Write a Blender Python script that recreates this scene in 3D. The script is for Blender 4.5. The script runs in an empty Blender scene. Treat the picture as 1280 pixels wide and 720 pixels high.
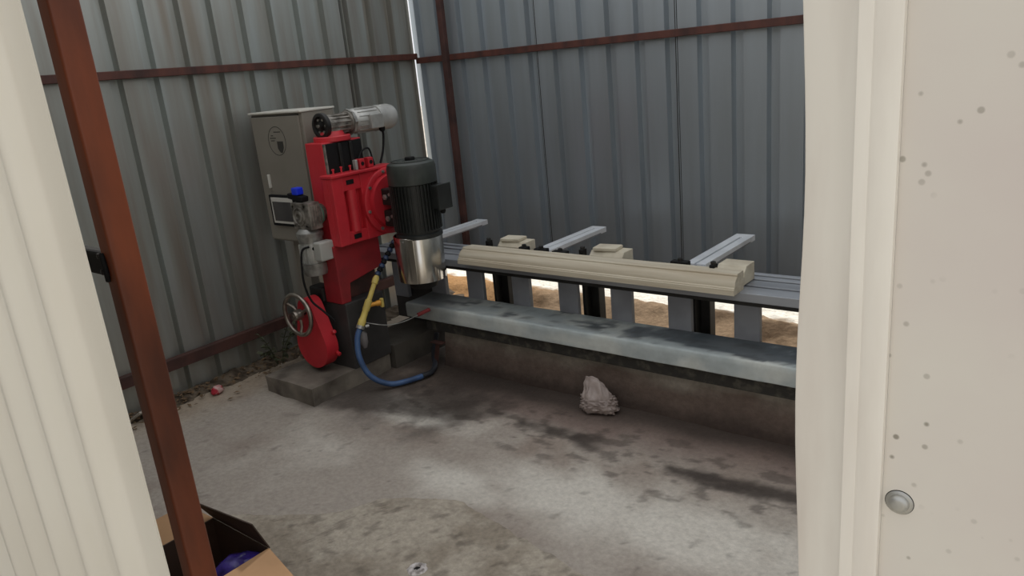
import bpy, bmesh, math, random
from mathutils import Vector, Matrix, noise
random.seed(7)
PI = math.pi
sc = bpy.context.scene
C = sc.collection

# ------------------------------------------------------------------ camera
cam_d = bpy.data.cameras.new('camera')
cam = bpy.data.objects.new('camera', cam_d); C.objects.link(cam)
cam_d.sensor_width = 36.0
cam_d.lens = 943.94 / 1280 * 36
cam_d.clip_start = 0.02
pitch, roll, yaw = 0.287161, -0.096603, -0.695787
fw = Vector((math.sin(yaw)*math.cos(pitch), math.cos(yaw)*math.cos(pitch), -math.sin(pitch)))
rt = Vector((math.cos(yaw), -math.sin(yaw), 0))
up = rt.cross(fw)
r2 = rt*math.cos(roll) + up*math.sin(roll)
u2 = -rt*math.sin(roll) + up*math.cos(roll)
M3 = Matrix((r2, u2, -fw)).transposed()
cam.matrix_world = Matrix.Translation((0, 0, 1.65)) @ M3.to_4x4()
sc.camera = cam

# ------------------------------------------------------------------ sky, sun, exposure
w = bpy.data.worlds.new('overcast_sky'); sc.world = w
w.use_nodes = True
bg = w.node_tree.nodes['Background']
bg.inputs[0].default_value = (0.97, 0.98, 1.0, 1)
bg.inputs[1].default_value = 1.0
sun_d = bpy.data.lights.new('sun', 'SUN'); sun_d.energy = 2.6; sun_d.angle = math.radians(4)
sun_d.color = (1.0, 0.93, 0.82)
sun = bpy.data.objects.new('sun', sun_d); C.objects.link(sun)
# the sun stands behind the left and back walls, so the yard inside is in shade
sun.rotation_euler = Vector((0.5, -0.72, -0.62)).to_track_quat('-Z', 'Y').to_euler()
sc.view_settings.view_transform = 'Standard'
sc.view_settings.look = 'None'
sc.view_settings.exposure = 0.0
sc.view_settings.gamma = 1.0
sc.view_settings.use_curve_mapping = False

# ------------------------------------------------------------------ materials
def lin(c):
    return tuple(((v/255+0.055)/1.055)**2.4 if v/255 > 0.04045 else v/255/12.92 for v in c)
MATS = {}
def mat(name, col, rough=0.6, metal=0.0, var=0.15, scale=8.0, bump=0.0, bscale=60.0, stretch=(1, 1, 1),
        col2=None, lo=0.4, hi=0.7, spec=0.5, rvar=0.0, detail=5.0):
    """plain procedural surface: two tones mixed by noise, roughness variation and a fine bump"""
    if name in MATS: return MATS[name]
    m = bpy.data.materials.new(name); m.use_nodes = True
    nt = m.node_tree; N = nt.nodes; L = nt.links
    b = N['Principled BSDF']
    c = lin(col)
    c2 = lin(col2) if col2 else tuple(v*(1-var*2.2) for v in c)
    tc = N.new('ShaderNodeTexCoord'); mp = N.new('ShaderNodeMapping')
    mp.inputs['Scale'].default_value = stretch
    L.new(tc.outputs['Object'], mp.inputs['Vector'])
    nz = N.new('ShaderNodeTexNoise'); nz.inputs['Scale'].default_value = scale; nz.inputs['Detail'].default_value = detail
    L.new(mp.outputs[0], nz.inputs['Vector'])
    rp = N.new('ShaderNodeValToRGB')
    rp.color_ramp.elements[0].position = lo; rp.color_ramp.elements[0].color = (*c, 1)
    rp.color_ramp.elements[1].position = hi; rp.color_ramp.elements[1].color = (*c2, 1)
    L.new(nz.outputs['Fac'], rp.inputs[0]); L.new(rp.outputs[0], b.inputs['Base Color'])
    b.inputs['Roughness'].default_value = rough; b.inputs['Metallic'].default_value = metal
    b.inputs['Specular IOR Level'].default_value = spec
    if rvar:
        mr = N.new('ShaderNodeMapRange'); mr.inputs['To Min'].default_value = max(.02, rough-rvar); mr.inputs['To Max'].default_value = min(1, rough+rvar)
        L.new(nz.outputs['Fac'], mr.inputs['Value']); L.new(mr.outputs[0], b.inputs['Roughness'])
    if bump:
        n2 = N.new('ShaderNodeTexNoise'); n2.inputs['Scale'].default_value = bscale; n2.inputs['Detail'].default_value = 4
        L.new(mp.outputs[0], n2.inputs['Vector'])
        bp = N.new('ShaderNodeBump'); bp.inputs['Strength'].default_value = bump; bp.inputs['Distance'].default_value = 0.01
        L.new(n2.outputs['Fac'], bp.inputs['Height']); L.new(bp.outputs[0], b.inputs['Normal'])
    MATS[name] = m
    return m

def attr_mat(name, rough, bump, bscale, grain=0.25, gscale=25.0, spec=0.3, wet=0.0):
    """surface whose tone comes from the colour attribute 'tone' with a procedural grain over it"""
    m = bpy.data.materials.new(name); m.use_nodes = True
    nt = m.node_tree; N = nt.nodes; L = nt.links; b = N['Principled BSDF']
    at = N.new('ShaderNodeVertexColor'); at.layer_name = 'tone'
    tc = N.new('ShaderNodeTexCoord')
    nz = N.new('ShaderNodeTexNoise'); nz.inputs['Scale'].default_value = gscale; nz.inputs['Detail'].default_value = 8; nz.inputs['Roughness'].default_value = .65
    L.new(tc.outputs['Object'], nz.inputs['Vector'])
    mr = N.new('ShaderNodeMapRange'); mr.inputs['From Min'].default_value = .3; mr.inputs['From Max'].default_value = .7
    mr.inputs['To Min'].default_value = 1-grain; mr.inputs['To Max'].default_value = 1+grain
    L.new(nz.outputs['Fac'], mr.inputs['Value'])
    mx = N.new('ShaderNodeVectorMath'); mx.operation = 'SCALE'
    L.new(at.outputs['Color'], mx.inputs[0]); L.new(mr.outputs[0], mx.inputs['Scale'])
    L.new(mx.outputs[0], b.inputs['Base Color'])
    b.inputs['Roughness'].default_value = rough; b.inputs['Specular IOR Level'].default_value = spec
    n2 = N.new('ShaderNodeTexNoise'); n2.inputs['Scale'].default_value = bscale; n2.inputs['Detail'].default_value = 6
    L.new(tc.outputs['Object'], n2.inputs['Vector'])
    bp = N.new('ShaderNodeBump'); bp.inputs['Strength'].default_value = bump; bp.inputs['Distance'].default_value = 0.01
    L.new(n2.outputs['Fac'], bp.inputs['Height']); L.new(bp.outputs[0], b.inputs['Normal'])
    return m

def m_galv(name, col, col2, rough):
    return mat(name, col, rough, 0.68, col2=col2, scale=3.0, stretch=(2.6, 2.6, .2), bump=0.06, bscale=9, rvar=.08, lo=.35, hi=.7)
G_BACK = m_galv('galvanised_sheet', (178, 187, 194), (164, 171, 176), .38)
G_LEFT = m_galv('weathered_galvanised_sheet', (178, 184, 181), (150, 143, 132), .40)
RUST = mat('rusty_primer_steel', (92, 52, 42), .6, .0, col2=(60, 36, 31), scale=14, stretch=(1, 1, .3), bump=.15, bscale=40, lo=.38, hi=.68)
RUST2 = mat('dark_rusty_steel', (82, 52, 46), .7, .0, col2=(52, 34, 31), scale=9, bump=.2, bscale=50)
GATE_RUST = mat('orange_rust_steel', (128, 64, 36), .5, .0, col2=(78, 38, 22), scale=11, stretch=(1, 1, .25), bump=.12, bscale=45, lo=.36, hi=.7)
WHITE = mat('white_painted_sheet', (222, 217, 204), .38, 0, col2=(212, 205, 190), scale=2.5, stretch=(1, 1, .5), lo=.4, hi=.75, bump=.02, bscale=12)
RED = mat('red_machine_enamel', (196, 44, 54), .42, 0, col2=(172, 36, 46), scale=5, lo=.4, hi=.75, bump=.02, bscale=30)
RED_D = mat('dark_red_enamel', (156, 34, 42), .5, 0, col2=(122, 34, 38), scale=7)  # darker red, used on the body below the carriage
CHAR = mat('charcoal_painted_steel', (66, 64, 63), .6, 0, col2=(48, 46, 45), scale=6, bump=.1)
BLACK = mat('black_rubber', (20, 20, 21), .7, 0, var=.1, spec=.25)
BLKM = mat('black_oxide_steel', (38, 37, 36), .5, .3, var=.2, scale=20)
MOTOR = mat('black_motor_enamel', (44, 47, 46), .4, .2, col2=(34, 35, 34), scale=10)
MOTORTOP = mat('grey_green_motor_cowl', (60, 65, 61), .42, .2, col2=(42, 45, 43), scale=12)
CHROME = mat('polished_stainless', (210, 207, 201), .2, 1.0, var=.05, scale=6, rvar=.06)
ALU = mat('cast_aluminium', (176, 176, 172), .42, .75, col2=(120, 118, 114), scale=18, bump=.1)
ALU_D = mat('oily_cast_aluminium', (156, 151, 143), .45, .5, col2=(74, 69, 64), scale=22, bump=.12)
ALU_P = mat('silver_painted_motor', (188, 188, 184), .4, .4, col2=(150, 150, 146), scale=9)
PLATE = mat('grey_steel_plate', (146, 149, 156), .5, .1, col2=(122, 124, 130), scale=5)
TBL = mat('machined_table_steel', (160, 164, 170), .38, .3, col2=(116, 119, 125), scale=4, stretch=(.4, 2, 1))
ARM = mat('bright_slotted_aluminium', (222, 226, 230), .4, .15, col2=(200, 204, 209), scale=6)
CAB = mat('grey_cabinet_paint', (134, 129, 119), .5, 0, col2=(124, 119, 109), scale=3)
CABTOP = mat('pale_cabinet_lid', (206, 204, 194), .45, 0, var=.05)
STONE = mat('cream_travertine', (198, 190, 171), .6, 0, col2=(176, 164, 143), scale=5, stretch=(.35, 6, 9), bump=.06, lo=.35, hi=.7)
STONE2 = mat('cream_stone_offcut', (204, 196, 176), .65, 0, col2=(176, 166, 146), scale=10, bump=.08)
CARD = mat('brown_cardboard', (164, 128, 92), .8, 0, col2=(148, 114, 80), scale=6)
CARD_IN = mat('dark_brown_cardboard', (58, 40, 28), .75, 0, col2=(46, 32, 24), scale=5)  # dark brown for the left and far sides and the far flap
PURPLE = mat('purple_plastic_film', (60, 44, 130), .25, 0, col2=(26, 20, 60), scale=20, bump=.3, bscale=25)
YEL = mat('yellow_plastic', (206, 184, 96), .5, 0, col2=(176, 156, 92), scale=12)
ORA = mat('orange_brass', (212, 150, 52), .4, .2, var=.1)
BLUEH = mat('blue_hose_rubber', (66, 94, 136), .42, 0, col2=(44, 66, 100), scale=12)
BLUE = mat('bright_blue_plastic', (20, 60, 240), .35, 0, var=.1)
BLUED = mat('dark_blue_segment', (44, 62, 92), .4, 0, var=.1)
SCREEN = mat('dark_screen_glass', (74, 72, 72), .12, 0, var=.03)
BEZEL = mat('light_bezel', (206, 204, 196), .45, 0, var=.03)
PRINT = mat('dark_print', (52, 50, 46), .6, 0, var=.03)
BAG = mat('dusty_clear_plastic', (156, 143, 137), .4, 0, col2=(128, 115, 110), scale=14, bump=.4, bscale=22)
LEAF = mat('dusty_green_leaf', (84, 90, 66), .7, 0, col2=(62, 64, 48), scale=30)
DRY = mat('dry_leaf_litter', (120, 98, 72), .85, 0, col2=(78, 62, 46), scale=40)
PINK = mat('red_white_wrapper', (204, 168, 164), .45, 0, col2=(176, 40, 58), scale=18, lo=.48, hi=.56)
SLAB = mat('grey_cement_block', (132, 124, 113), .85, 0, col2=(70, 63, 56), scale=6, bump=.35, bscale=40, lo=.35, hi=.72)
SLAB_D = mat('stained_cement_block', (80, 75, 68), .85, 0, col2=(56, 50, 45), scale=6, bump=.35, bscale=40)
PALE = mat('pale_tile', (176, 170, 158), .6, 0, var=.1)

# ------------------------------------------------------------------ mesh helpers
def obj(name, bm, m, parent=None, smooth=False, bevel=0.0, seg=2):
    me = bpy.data.meshes.new(name)
    bm.normal_update(); bm.to_mesh(me); bm.free()
    me.materials.append(m if isinstance(m, bpy.types.Material) else m)
    o = bpy.data.objects.new(name, me); C.objects.link(o)
    if smooth:
        for p in me.polygons: p.use_smooth = True
        if smooth != 'all':
            md = o.modifiers.new('edge', 'EDGE_SPLIT'); md.split_angle = math.radians(38)
    if bevel:
        b = o.modifiers.new('bevel', 'BEVEL'); b.width = bevel; b.segments = seg; b.limit_method = 'ANGLE'; b.angle_limit = math.radians(40)
    if parent: o.parent = parent
    return o
def NB(): return bmesh.new()
def bx(bm, x0, x1, y0, y1, z0, z1, rot=None):
    vs = [bm.verts.new((x, y, z)) for x in (x0, x1) for y in (y0, y1) for z in (z0, z1)]
    for f in ((0, 1, 3, 2), (4, 6, 7, 5), (0, 4, 5, 1), (2, 3, 7, 6), (0, 2, 6, 4), (1, 5, 7, 3)):
        bm.faces.new([vs[i] for i in f])
    if rot:
        c, ax, a = rot
        bmesh.ops.rotate(bm, verts=vs, cent=c, matrix=Matrix.Rotation(a, 3, ax))
    return vs
def box(name, m, parent, x0, x1, y0, y1, z0, z1, bevel=0.003, rot=None):
    bm = NB(); bx(bm, x0, x1, y0, y1, z0, z1, rot); return obj(name, bm, m, parent, bevel=bevel)
def frame_of(d):
    d = d.normalized(); a = Vector((0, 0, 1)) if abs(d.z) < .9 else Vector((1, 0, 0))
    u = d.cross(a).normalized(); v = d.cross(u).normalized(); return u, v
def lathe(bm, p, d, prof, n=32):
    """prof: list of (distance along d from p, radius)"""
    p = Vector(p); d = Vector(d).normalized(); u, v = frame_of(d); rings = []
    for t, r in prof:
        if r <= 1e-6: rings.append([bm.verts.new(p+d*t)])
        else: rings.append([bm.verts.new(p+d*t+(u*math.cos(2*PI*i/n)+v*math.sin(2*PI*i/n))*r) for i in range(n)])
    for A, B in zip(rings, rings[1:]):
        for i in range(n):
            j = (i+1) % n
            q = [A[0]] if len(A) == 1 else [A[i], A[j]]
            q += [B[0]] if len(B) == 1 else [B[j], B[i]]
            if len(q) > 2: bm.faces.new(q)
    if len(rings[0]) > 1: bm.faces.new(rings[0])
    if len(rings[-1]) > 1: bm.faces.new(list(reversed(rings[-1])))
    bmesh.ops.recalc_face_normals(bm, faces=bm.faces)
def rev(name, m, parent, p, d, prof, n=32, bevel=0):
    bm = NB(); lathe(bm, p, d, prof, n); return obj(name, bm, m, parent, smooth=True, bevel=bevel)
def cyl(name, m, parent, a, b, r, n=24, r2=None):
    a, b = Vector(a), Vector(b); L = (b-a).length
    return rev(name, m, parent, a, b-a, [(0, r), (L, r if r2 is None else r2)], n)
def spline(pts, k=8):
    P = [Vector(p) for p in pts]; out = []
    for i in range(len(P)-1):
        p0, p1, p2, p3 = P[max(i-1, 0)], P[i], P[i+1], P[min(i+2, len(P)-1)]
        for j in range(k):
            t = j/k
            out.append(.5*((2*p1)+(p2-p0)*t+(2*p0-5*p1+4*p2-p3)*t*t+(3*p1-p0-3*p2+p3)*t**3))
    out.append(P[-1]); return out
def tube_bm(bm, pts, r, n=10, closed=False, radii=None):
    P = [Vector(p) for p in pts]; rings = []
    nrm = None
    for i, p in enumerate(P):
        if closed: d = P[(i+1) % len(P)]-P[i-1]
        else: d = P[min(i+1, len(P)-1)]-P[max(i-1, 0)]
        d.normalize()
        if nrm is None: nrm, _ = frame_of(d)
        nrm = (nrm-d*nrm.dot(d)).normalized(); bn = d.cross(nrm)
        rr = radii[i] if radii else r
        rings.append([bm.verts.new(p+(nrm*math.cos(2*PI*k/n)+bn*math.sin(2*PI*k/n))*rr) for k in range(n)])
    m = len(rings)
    for i in range(m if closed else m-1):
        A, B = rings[i], rings[(i+1) % m]
        for k in range(n): bm.faces.new((A[k], A[(k+1) % n], B[(k+1) % n], B[k]))
    if not closed: bm.faces.new(list(reversed(rings[0]))); bm.faces.new(rings[-1])
def tube(name, m, parent, pts, r, n=10, closed=False, smooth_path=True, radii=None):
    bm = NB(); tube_bm(bm, spline(pts) if smooth_path and not closed else pts, r, n, closed, radii)
    return obj(name, bm, m, parent, smooth='all')
def prism_bm(bm, poly, f0, f1):
    """poly: 2D points; f0/f1 map a 2D point to 3D at either end"""
    A = [bm.verts.new(f0(*p)) for p in poly]; B = [bm.verts.new(f1(*p)) for p in poly]
    n = len(poly)
    for i in range(n): bm.faces.new((A[i], A[(i+1) % n], B[(i+1) % n], B[i]))
    bm.faces.new(list(reversed(A))); bm.faces.new(B)
    bmesh.ops.recalc_face_normals(bm, faces=bm.faces)
def prism(name, m, parent, poly, f0, f1, bevel=0.002, smooth=False):
    bm = NB(); prism_bm(bm, poly, f0, f1); return obj(name, bm, m, parent, bevel=bevel, smooth=smooth)
def empty(name, loc=(0, 0, 0)):
    o = bpy.data.objects.new(name, None); C.objects.link(o); o.location = loc; o.empty_display_size = .1
    return o
def tag(o, label=None, cat=None, group=None, kind=None):
    if label: o['label'] = label
    if cat: o['category'] = cat
    if group: o['group'] = group
    if kind: o['kind'] = kind
    return o
def adopt(root):
    """keep children where they were built after the root Empty was put at the thing's base"""
    for ch in root.children: ch.matrix_parent_inverse = Matrix.Translation(-Vector(root.location))
def fbm(x, y, z=0, o=4):
    return noise.fractal(Vector((x, y, z)), 1.0, 2.0, o)
def ss(a, b, x):
    t = max(0, min(1, (x-a)/(b-a))); return t*t*(3-2*t)
def mixc(a, b, t): return tuple(p+(q-p)*t for p, q in zip(a, b))
def grid(name, m, x0, x1, y0, y1, st, hf, cf, parent=None):
    nx = int((x1-x0)/st)+1; ny = int((y1-y0)/st)+1
    vs = []; cs = []
    for j in range(ny):
        for i in range(nx):
            x = x0+(x1-x0)*i/(nx-1); y = y0+(y1-y0)*j/(ny-1)
            vs.append((x, y, hf(x, y))); cs.extend((*cf(x, y), 1.0))
    fs = [(j*nx+i, j*nx+i+1, (j+1)*nx+i+1, (j+1)*nx+i) for j in range(ny-1) for i in range(nx-1)]
    me = bpy.data.meshes.new(name); me.from_pydata(vs, [], fs)
    ca = me.color_attributes.new('tone', 'FLOAT_COLOR', 'POINT'); ca.data.foreach_set('color', cs)
    me.materials.append(m)
    for p in me.polygons: p.use_smooth = True
    o = bpy.data.objects.new(name, me); C.objects.link(o)
    if parent: o.parent = parent
    return o

# ------------------------------------------------------------------ the setting: floor
PATCH = [(-3.30, .55), (-3.05, 1.02), (-2.80, 1.24), (-2.61, 1.335), (-2.46, 1.43), (-2.29, 1.54), (-2.22, 1.70), (-2.06, 1.80), (-1.90, 1.85),
         (-1.79, 1.83), (-1.62, 1.80), (-1.44, 1.76), (-1.31, 1.74), (-1.14, 1.70), (-.95, 1.70), (-.6, 1.62), (-.2, 1.58), (.4, 1.5)]
def patch_y(x):
    for (a, b), (c, d) in zip(PATCH, PATCH[1:]):
        if a <= x <= c: return b+(d-b)*(x-a)/(c-a)
    return PATCH[0][1]-2 if x < PATCH[0][0] else PATCH[-1][1]
def seg_d(x, y, pts):
    best = 9; bt = 0
    for (a, b), (c, d) in zip(pts, pts[1:]):
        ux, uy = c-a, d-b; l = ux*ux+uy*uy
        t = max(0, min(1, ((x-a)*ux+(y-b)*uy)/l))
        q = math.hypot(x-a-ux*t, y-b-uy*t)
        if q < best: best = q
    return best
STREAK = [(-2.75, 2.52), (-2.50, 2.52), (-2.25, 2.53), (-2.05, 2.52), (-1.83, 2.53), (-1.62, 2.53), (-1.46, 2.50), (-1.25, 2.49), (-.93, 2.52), (-.3, 2.55)]
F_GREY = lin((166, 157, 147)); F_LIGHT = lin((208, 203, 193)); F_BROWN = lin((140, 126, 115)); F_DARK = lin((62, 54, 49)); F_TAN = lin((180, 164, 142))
F_PATCH = lin((148, 138, 124)); F_PATCH2 = lin((174, 165, 151)); F_RED = lin((110, 91, 84))
def floor_col(x, y):
    n1 = fbm(x*1.6, y*1.6, 3); n2 = fbm(x*5, y*5, 9); n3 = fbm(x*14, y*14, 5, 5)
    c = mixc(F_GREY, F_BROWN, ss(-.15, .6, n1*.8+n2*.35))
    # pale cement slurry left by the washing water
    s = max(math.exp(-(((x+2.70)/.40)**2+((y-2.36)/.14)**2)), math.exp(-(((x+2.05)/.30)**2+((y-1.95)/.13)**2)), math.exp(-(((x+1.55)/.50)**2+((y-2.12)/.24)**2)),
            math.exp(-(((x+1.05)/.55)**2+((y-2.12)/.26)**2)), .6*math.exp(-(((x+2.9)/.45)**2+((y-1.80)/.3)**2)))
    c = mixc(c, F_LIGHT, min(1, ss(.15, .95, s+n2*.3))*.9)
    # sandy strip by the left wall
    t = ss(.55, .05, x+4.1-.15*n1); c = mixc(c, F_TAN, t*.6)
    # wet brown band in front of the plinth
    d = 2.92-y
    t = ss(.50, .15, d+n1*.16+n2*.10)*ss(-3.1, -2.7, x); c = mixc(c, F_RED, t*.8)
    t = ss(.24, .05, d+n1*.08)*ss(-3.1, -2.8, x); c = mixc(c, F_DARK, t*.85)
    # oily streak running along the machine
    q = seg_d(x, y, STREAK)+n2*.045
    k = ss(-.35, .10, fbm(x*2.3+4, y*2.3, 1)+.16*(x+2.0))
    t = ss(.085, .02, q+abs(n3)*.03)*k; c = mixc(c, F_DARK, t*.9)
    t = ss(.34, .55, fbm(x*9+20, y*15, 2, 5)+.26*ss(.30, .0, q))*.5*ss(.40, .15, q); c = mixc(c, F_DARK, t)
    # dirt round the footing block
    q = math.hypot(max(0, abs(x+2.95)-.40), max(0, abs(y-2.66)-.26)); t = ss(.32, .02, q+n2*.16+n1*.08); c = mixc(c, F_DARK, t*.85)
    # scattered small crusts
    t = ss(.56, .70, n3+.2*n1)*.3; c = mixc(c, F_DARK, t)
    return c
def floor_h(x, y):
    return .006*fbm(x*1.3, y*1.3, 7)+.0022*fbm(x*9, y*9, 2) - .006
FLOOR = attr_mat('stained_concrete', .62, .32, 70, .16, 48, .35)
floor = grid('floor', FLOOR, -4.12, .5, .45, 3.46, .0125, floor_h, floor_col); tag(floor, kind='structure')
# rough older screed nearest to the door, a few millimetres proud of the washed concrete
def patch_obj():
    xs = [-3.3+i*.0125 for i in range(int(3.8/.0125))]
    vs = []; cs = []; fs = []; ny = 84
    for i, x in enumerate(xs):
        ye = patch_y(x)+.016*fbm(x*9, 0, 3)
        for j in range(ny):
            t = (j/(ny-2)) if j < ny-1 else 1
            y = .46+(ye-.46)*t
            n1 = fbm(x*2.2, y*2.2, 11); n2 = fbm(x*10, y*10, 4, 5)
            h = .006+.003*n1+.0022*n2
            if j == ny-1: h = -.012
            vs.append((x, y, h))
            c = mixc(F_PATCH, F_PATCH2, ss(-.3, .5, n1+.5*n2)); c = mixc(c, F_DARK, ss(.3, .55, fbm(x*16, y*16, 8, 5)+.2*n1)*.4)
            cs.extend((*c, 1))
    for i in range(len(xs)-1):
        for j in range(ny-1):
            fs.append((i*ny+j, (i+1)*ny+j, (i+1)*ny+j+1, i*ny+j+1))
    me = bpy.data.meshes.new('screed_patch'); me.from_pydata(vs, [], fs)
    ca = me.color_attributes.new('tone', 'FLOAT_COLOR', 'POINT'); ca.data.foreach_set('color', cs)
    me.materials.append(attr_mat('rough_screed', .85, .6, 55, .22, 45, .2))
    o = bpy.data.objects.new('screed_patch', me); C.objects.link(o); o.parent = floor
    o['label'] = 'rough darker screed nearest to the doorway'
patch_obj()

# soil and open ground outside the walls
S_BR = lin((146, 124, 100)); S_OR = lin((184, 140, 92)); S_PALE = lin((236, 230, 218)); S_DK = lin((98, 80, 62))
def soil_col(x, y):
    n = fbm(x*3, y*3, 1); n2 = fbm(x*11, y*11, 2)
    c = mixc(S_BR, S_DK, ss(-.1, .6, n+n2*.5)); c = mixc(c, S_OR, ss(-3.0, -3.9, x)*.8)
    t = ss(4.33, 4.45, y+.1*n+.06*n2); return mixc(c, S_PALE, t)
def soil_h(x, y):
    n = fbm(x*4, y*4, 6)
    return -.02+.062*math.exp(-((y-4.22-.05*n)/.15)**2)*(1+.35*n)+.02*fbm(x*12, y*12, 3)*ss(4.9, 4.3, y)
SOIL = attr_mat('loose_soil', .95, .6, 40, .25, 35, .1)
g = grid('ground_behind_wall', SOIL, -6.5, 3.0, 3.44, 6.2, .035, soil_h, soil_col); tag(g, kind='structure')
bm = NB(); bmesh.ops.create_grid(bm, x_segments=2, y_segments=2, size=30)
for v in bm.verts: v.co.z = -.07
g = obj('ground', bm, mat('pale_open_ground', (206, 198, 184), .9, 0, col2=(186, 178, 162), scale=.8)); tag(g, kind='structure')

# ------------------------------------------------------------------ the setting: corrugated walls
PIT = .1966
def sheet(name, m, parent, s0, s1, g0, mp, z0, z1, depth=.038, gw=.070, taper=.011, th=.0015, sign=-1, nz=1):
    """one profiled sheet from s0 to s1 along the wall; grooves start at g0 + k*PIT"""
    pts = [(s0, 0)]
    k = math.floor((s0-g0)/PIT)-1
    while g0+k*PIT < s1+.2:
        a = g0+k*PIT
        for s, d in ((a, 0), (a+taper, sign*depth), (a+gw-taper, sign*depth), (a+gw, 0)):
            if s0 < s < s1: pts.append((s, d))
        k += 1
    pts.sort(); pts.append((s1, 0))
    bm = NB(); n = len(pts)
    zs = [z0+(z1-z0)*i/nz for i in range(nz+1)]
    F = [[bm.verts.new(mp(s, d+th, z)) for s, d in pts] for z in zs]
    B = [[bm.verts.new(mp(s, d, z)) for s, d in pts] for z in zs]
    for q in range(nz):
        for i in range(n-1):
            bm.faces.new((F[q][i], F[q][i+1], F[q+1][i+1], F[q+1][i])); bm.faces.new((B[q][i+1], B[q][i], B[q+1][i], B[q+1][i+1]))
        bm.faces.new((F[q][0], F[q+1][0], B[q+1][0], B[q][0])); bm.faces.new((F[q][-1], B[q][-1], B[q+1][-1], F[q+1][-1]))
    for i in range(n-1):
        bm.faces.new((F[0][i], B[0][i], B[0][i+1], F[0][i+1])); bm.faces.new((F[-1][i], F[-1][i+1], B[-1][i+1], B[-1][i]))
    bmesh.ops.recalc_face_normals(bm, faces=bm.faces)
    return obj(name, bm, m, parent)
WZ = 2.75
wb = empty('wall_back', (-1.5, 4.1, 0)); tag(wb, kind='structure')
seam0 = -3.022
LAP = mat('dull_lap_steel', (52, 52, 50), .8, 0, var=.1)
bounds = [-4.126] + [seam0+PIT*5*k for k in range(0, 5)] + [1.27]
for i in range(len(bounds)-1):
    off = .0006*(i % 2)
    if i: box('lap_strip', LAP, wb, bounds[i]-.02, bounds[i]+.02, 4.112, 4.115, .32, WZ, 0)
    sheet('metal_sheet', G_BACK, wb, bounds[i]+(.0025 if i else 0), bounds[i+1]-.0025, -3.100, lambda s, d, z, o=off, i=i: (s, 4.1-d+o+.002*math.sin(z*1.7+i), z), .30+.01*(i % 2), WZ)
# rails and post of the back wall
def rail(name, m, parent, a, b, hw, t=.03, axis='x'):
    """angle-iron rail: a flat face against the sheet and a thin shelf"""
    bm = NB(); (ax, ay, az), (bx_, by_, bz) = a, b
    if axis == 'x':
        poly = [(0, -hw), (-t, -hw), (-t, hw), (0, hw)]
        prism_bm(bm, poly, lambda p, q: (ax, ay+p, az+q), lambda p, q: (bx_, by_+p, bz+q))
    else:
        poly = [(0, -hw), (t, -hw), (t, hw), (0, hw)]
        prism_bm(bm, poly, lambda p, q: (ax+p, ay, az+q), lambda p, q: (bx_+p, by_, bz+q))
    return obj(name, bm, m, parent, bevel=.003)
rail('rail', RUST, wb, (-4.09, 4.094, 1.735), (1.26, 4.094, 1.725), .021)
rail('rail', RUST, wb, (-4.09, 4.094, .335), (1.26, 4.094, .335), .02)
box('post', RUST2, wb, -3.80, -3.755, 4.028, 4.066, .0, WZ, .004)
box('post', RUST2, wb, -.70, -.655, 4.028, 4.066, .0, WZ, .004)
adopt(wb)

wl = empty('wall_left', (-4.1, 2.0, 0)); tag(wl, kind='structure')
g0l = 2.060
lb = [4.060, 4.060-.62]
while lb[-1] > -.6: lb.append(lb[-1]-PIT*5)
for i in range(len(lb)-1):
    off = .004*(i % 2)
    sheet('metal_sheet', G_LEFT, wl, lb[i+1]-(.0 if i % 2 == 0 else .02), lb[i]+(.02 if i % 2 else 0), g0l, lambda s, d, z, o=off, i=i: (-4.1+d-o+.003*math.sin(z*1.3+s*2), s, z), -.03, WZ)
rail('rail', RUST, wl, (-4.094, -.5, 1.80), (-4.094, 4.06, 1.765), .021, axis='y')
rail('rail', RUST2, wl, (-4.094, -.5, .195), (-4.094, 4.06, .225), .032, .045, axis='y')
adopt(wl)

wri = empty('wall_right', (1.3, 2.3, 0)); tag(wri, kind='structure')
rb2 = [.53+PIT*5*k for k in range(4)]+[4.09]
for i in range(4):
    sheet('metal_sheet', G_LEFT, wri, rb2[i], rb2[i+1], .6, lambda s, d, z, i=i: (1.3-d+.001*(i % 2), s, z), -.03, WZ)
adopt(wri)

# front wall: white ribbed sheet left of the doorway, flat white panel right of it
wf = empty('wall_front', (-1.3, .48, 0)); tag(wf, kind='structure')
def white_profile(s0, s1, c0, pit):
    """rounded ridges towards the outside (-y)"""
    n = int((s1-s0)/.008); out = []
    for i in range(n+1):
        s = s0+(s1-s0)*i/n
        q = ((s-c0)/pit+.5) % 1-.5
        out.append((s, .032*ss(.27, .03, abs(q))))
    return out
bm = NB(); prof = white_profile(-3.4, -1.276, -1.415, .1875)
F = [[bm.verts.new((s, .48-d, z)) for s, d in prof] for z in (0, 2.75)]
B = [[bm.verts.new((s, .483-d, z)) for s, d in prof] for z in (0, 2.75)]
for i in range(len(prof)-1):
    bm.faces.new((F[0][i], F[0][i+1], F[1][i+1], F[1][i])); bm.faces.new((B[0][i+1], B[0][i], B[1][i], B[1][i+1]))
bm.faces.new((F[0][-1], B[0][-1], B[1][-1], F[1][-1])); bm.faces.new((F[0][0], F[1][0], B[1][0], B[0][0]))
bmesh.ops.recalc_face_normals(bm, faces=bm.faces)
o = obj('ribbed_sheet', bm, WHITE, wf, smooth='all')
o.data.materials.append(mat('grey_back_coat', (120, 116, 108), .6, 0, col2=(104, 100, 92), scale=3))
for pl in o.data.polygons:
    if pl.normal.y > .05: pl.material_index = 1; md = o.modifiers.new('edge', 'EDGE_SPLIT'); md.split_angle = 1.2
adopt(wf)

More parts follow.
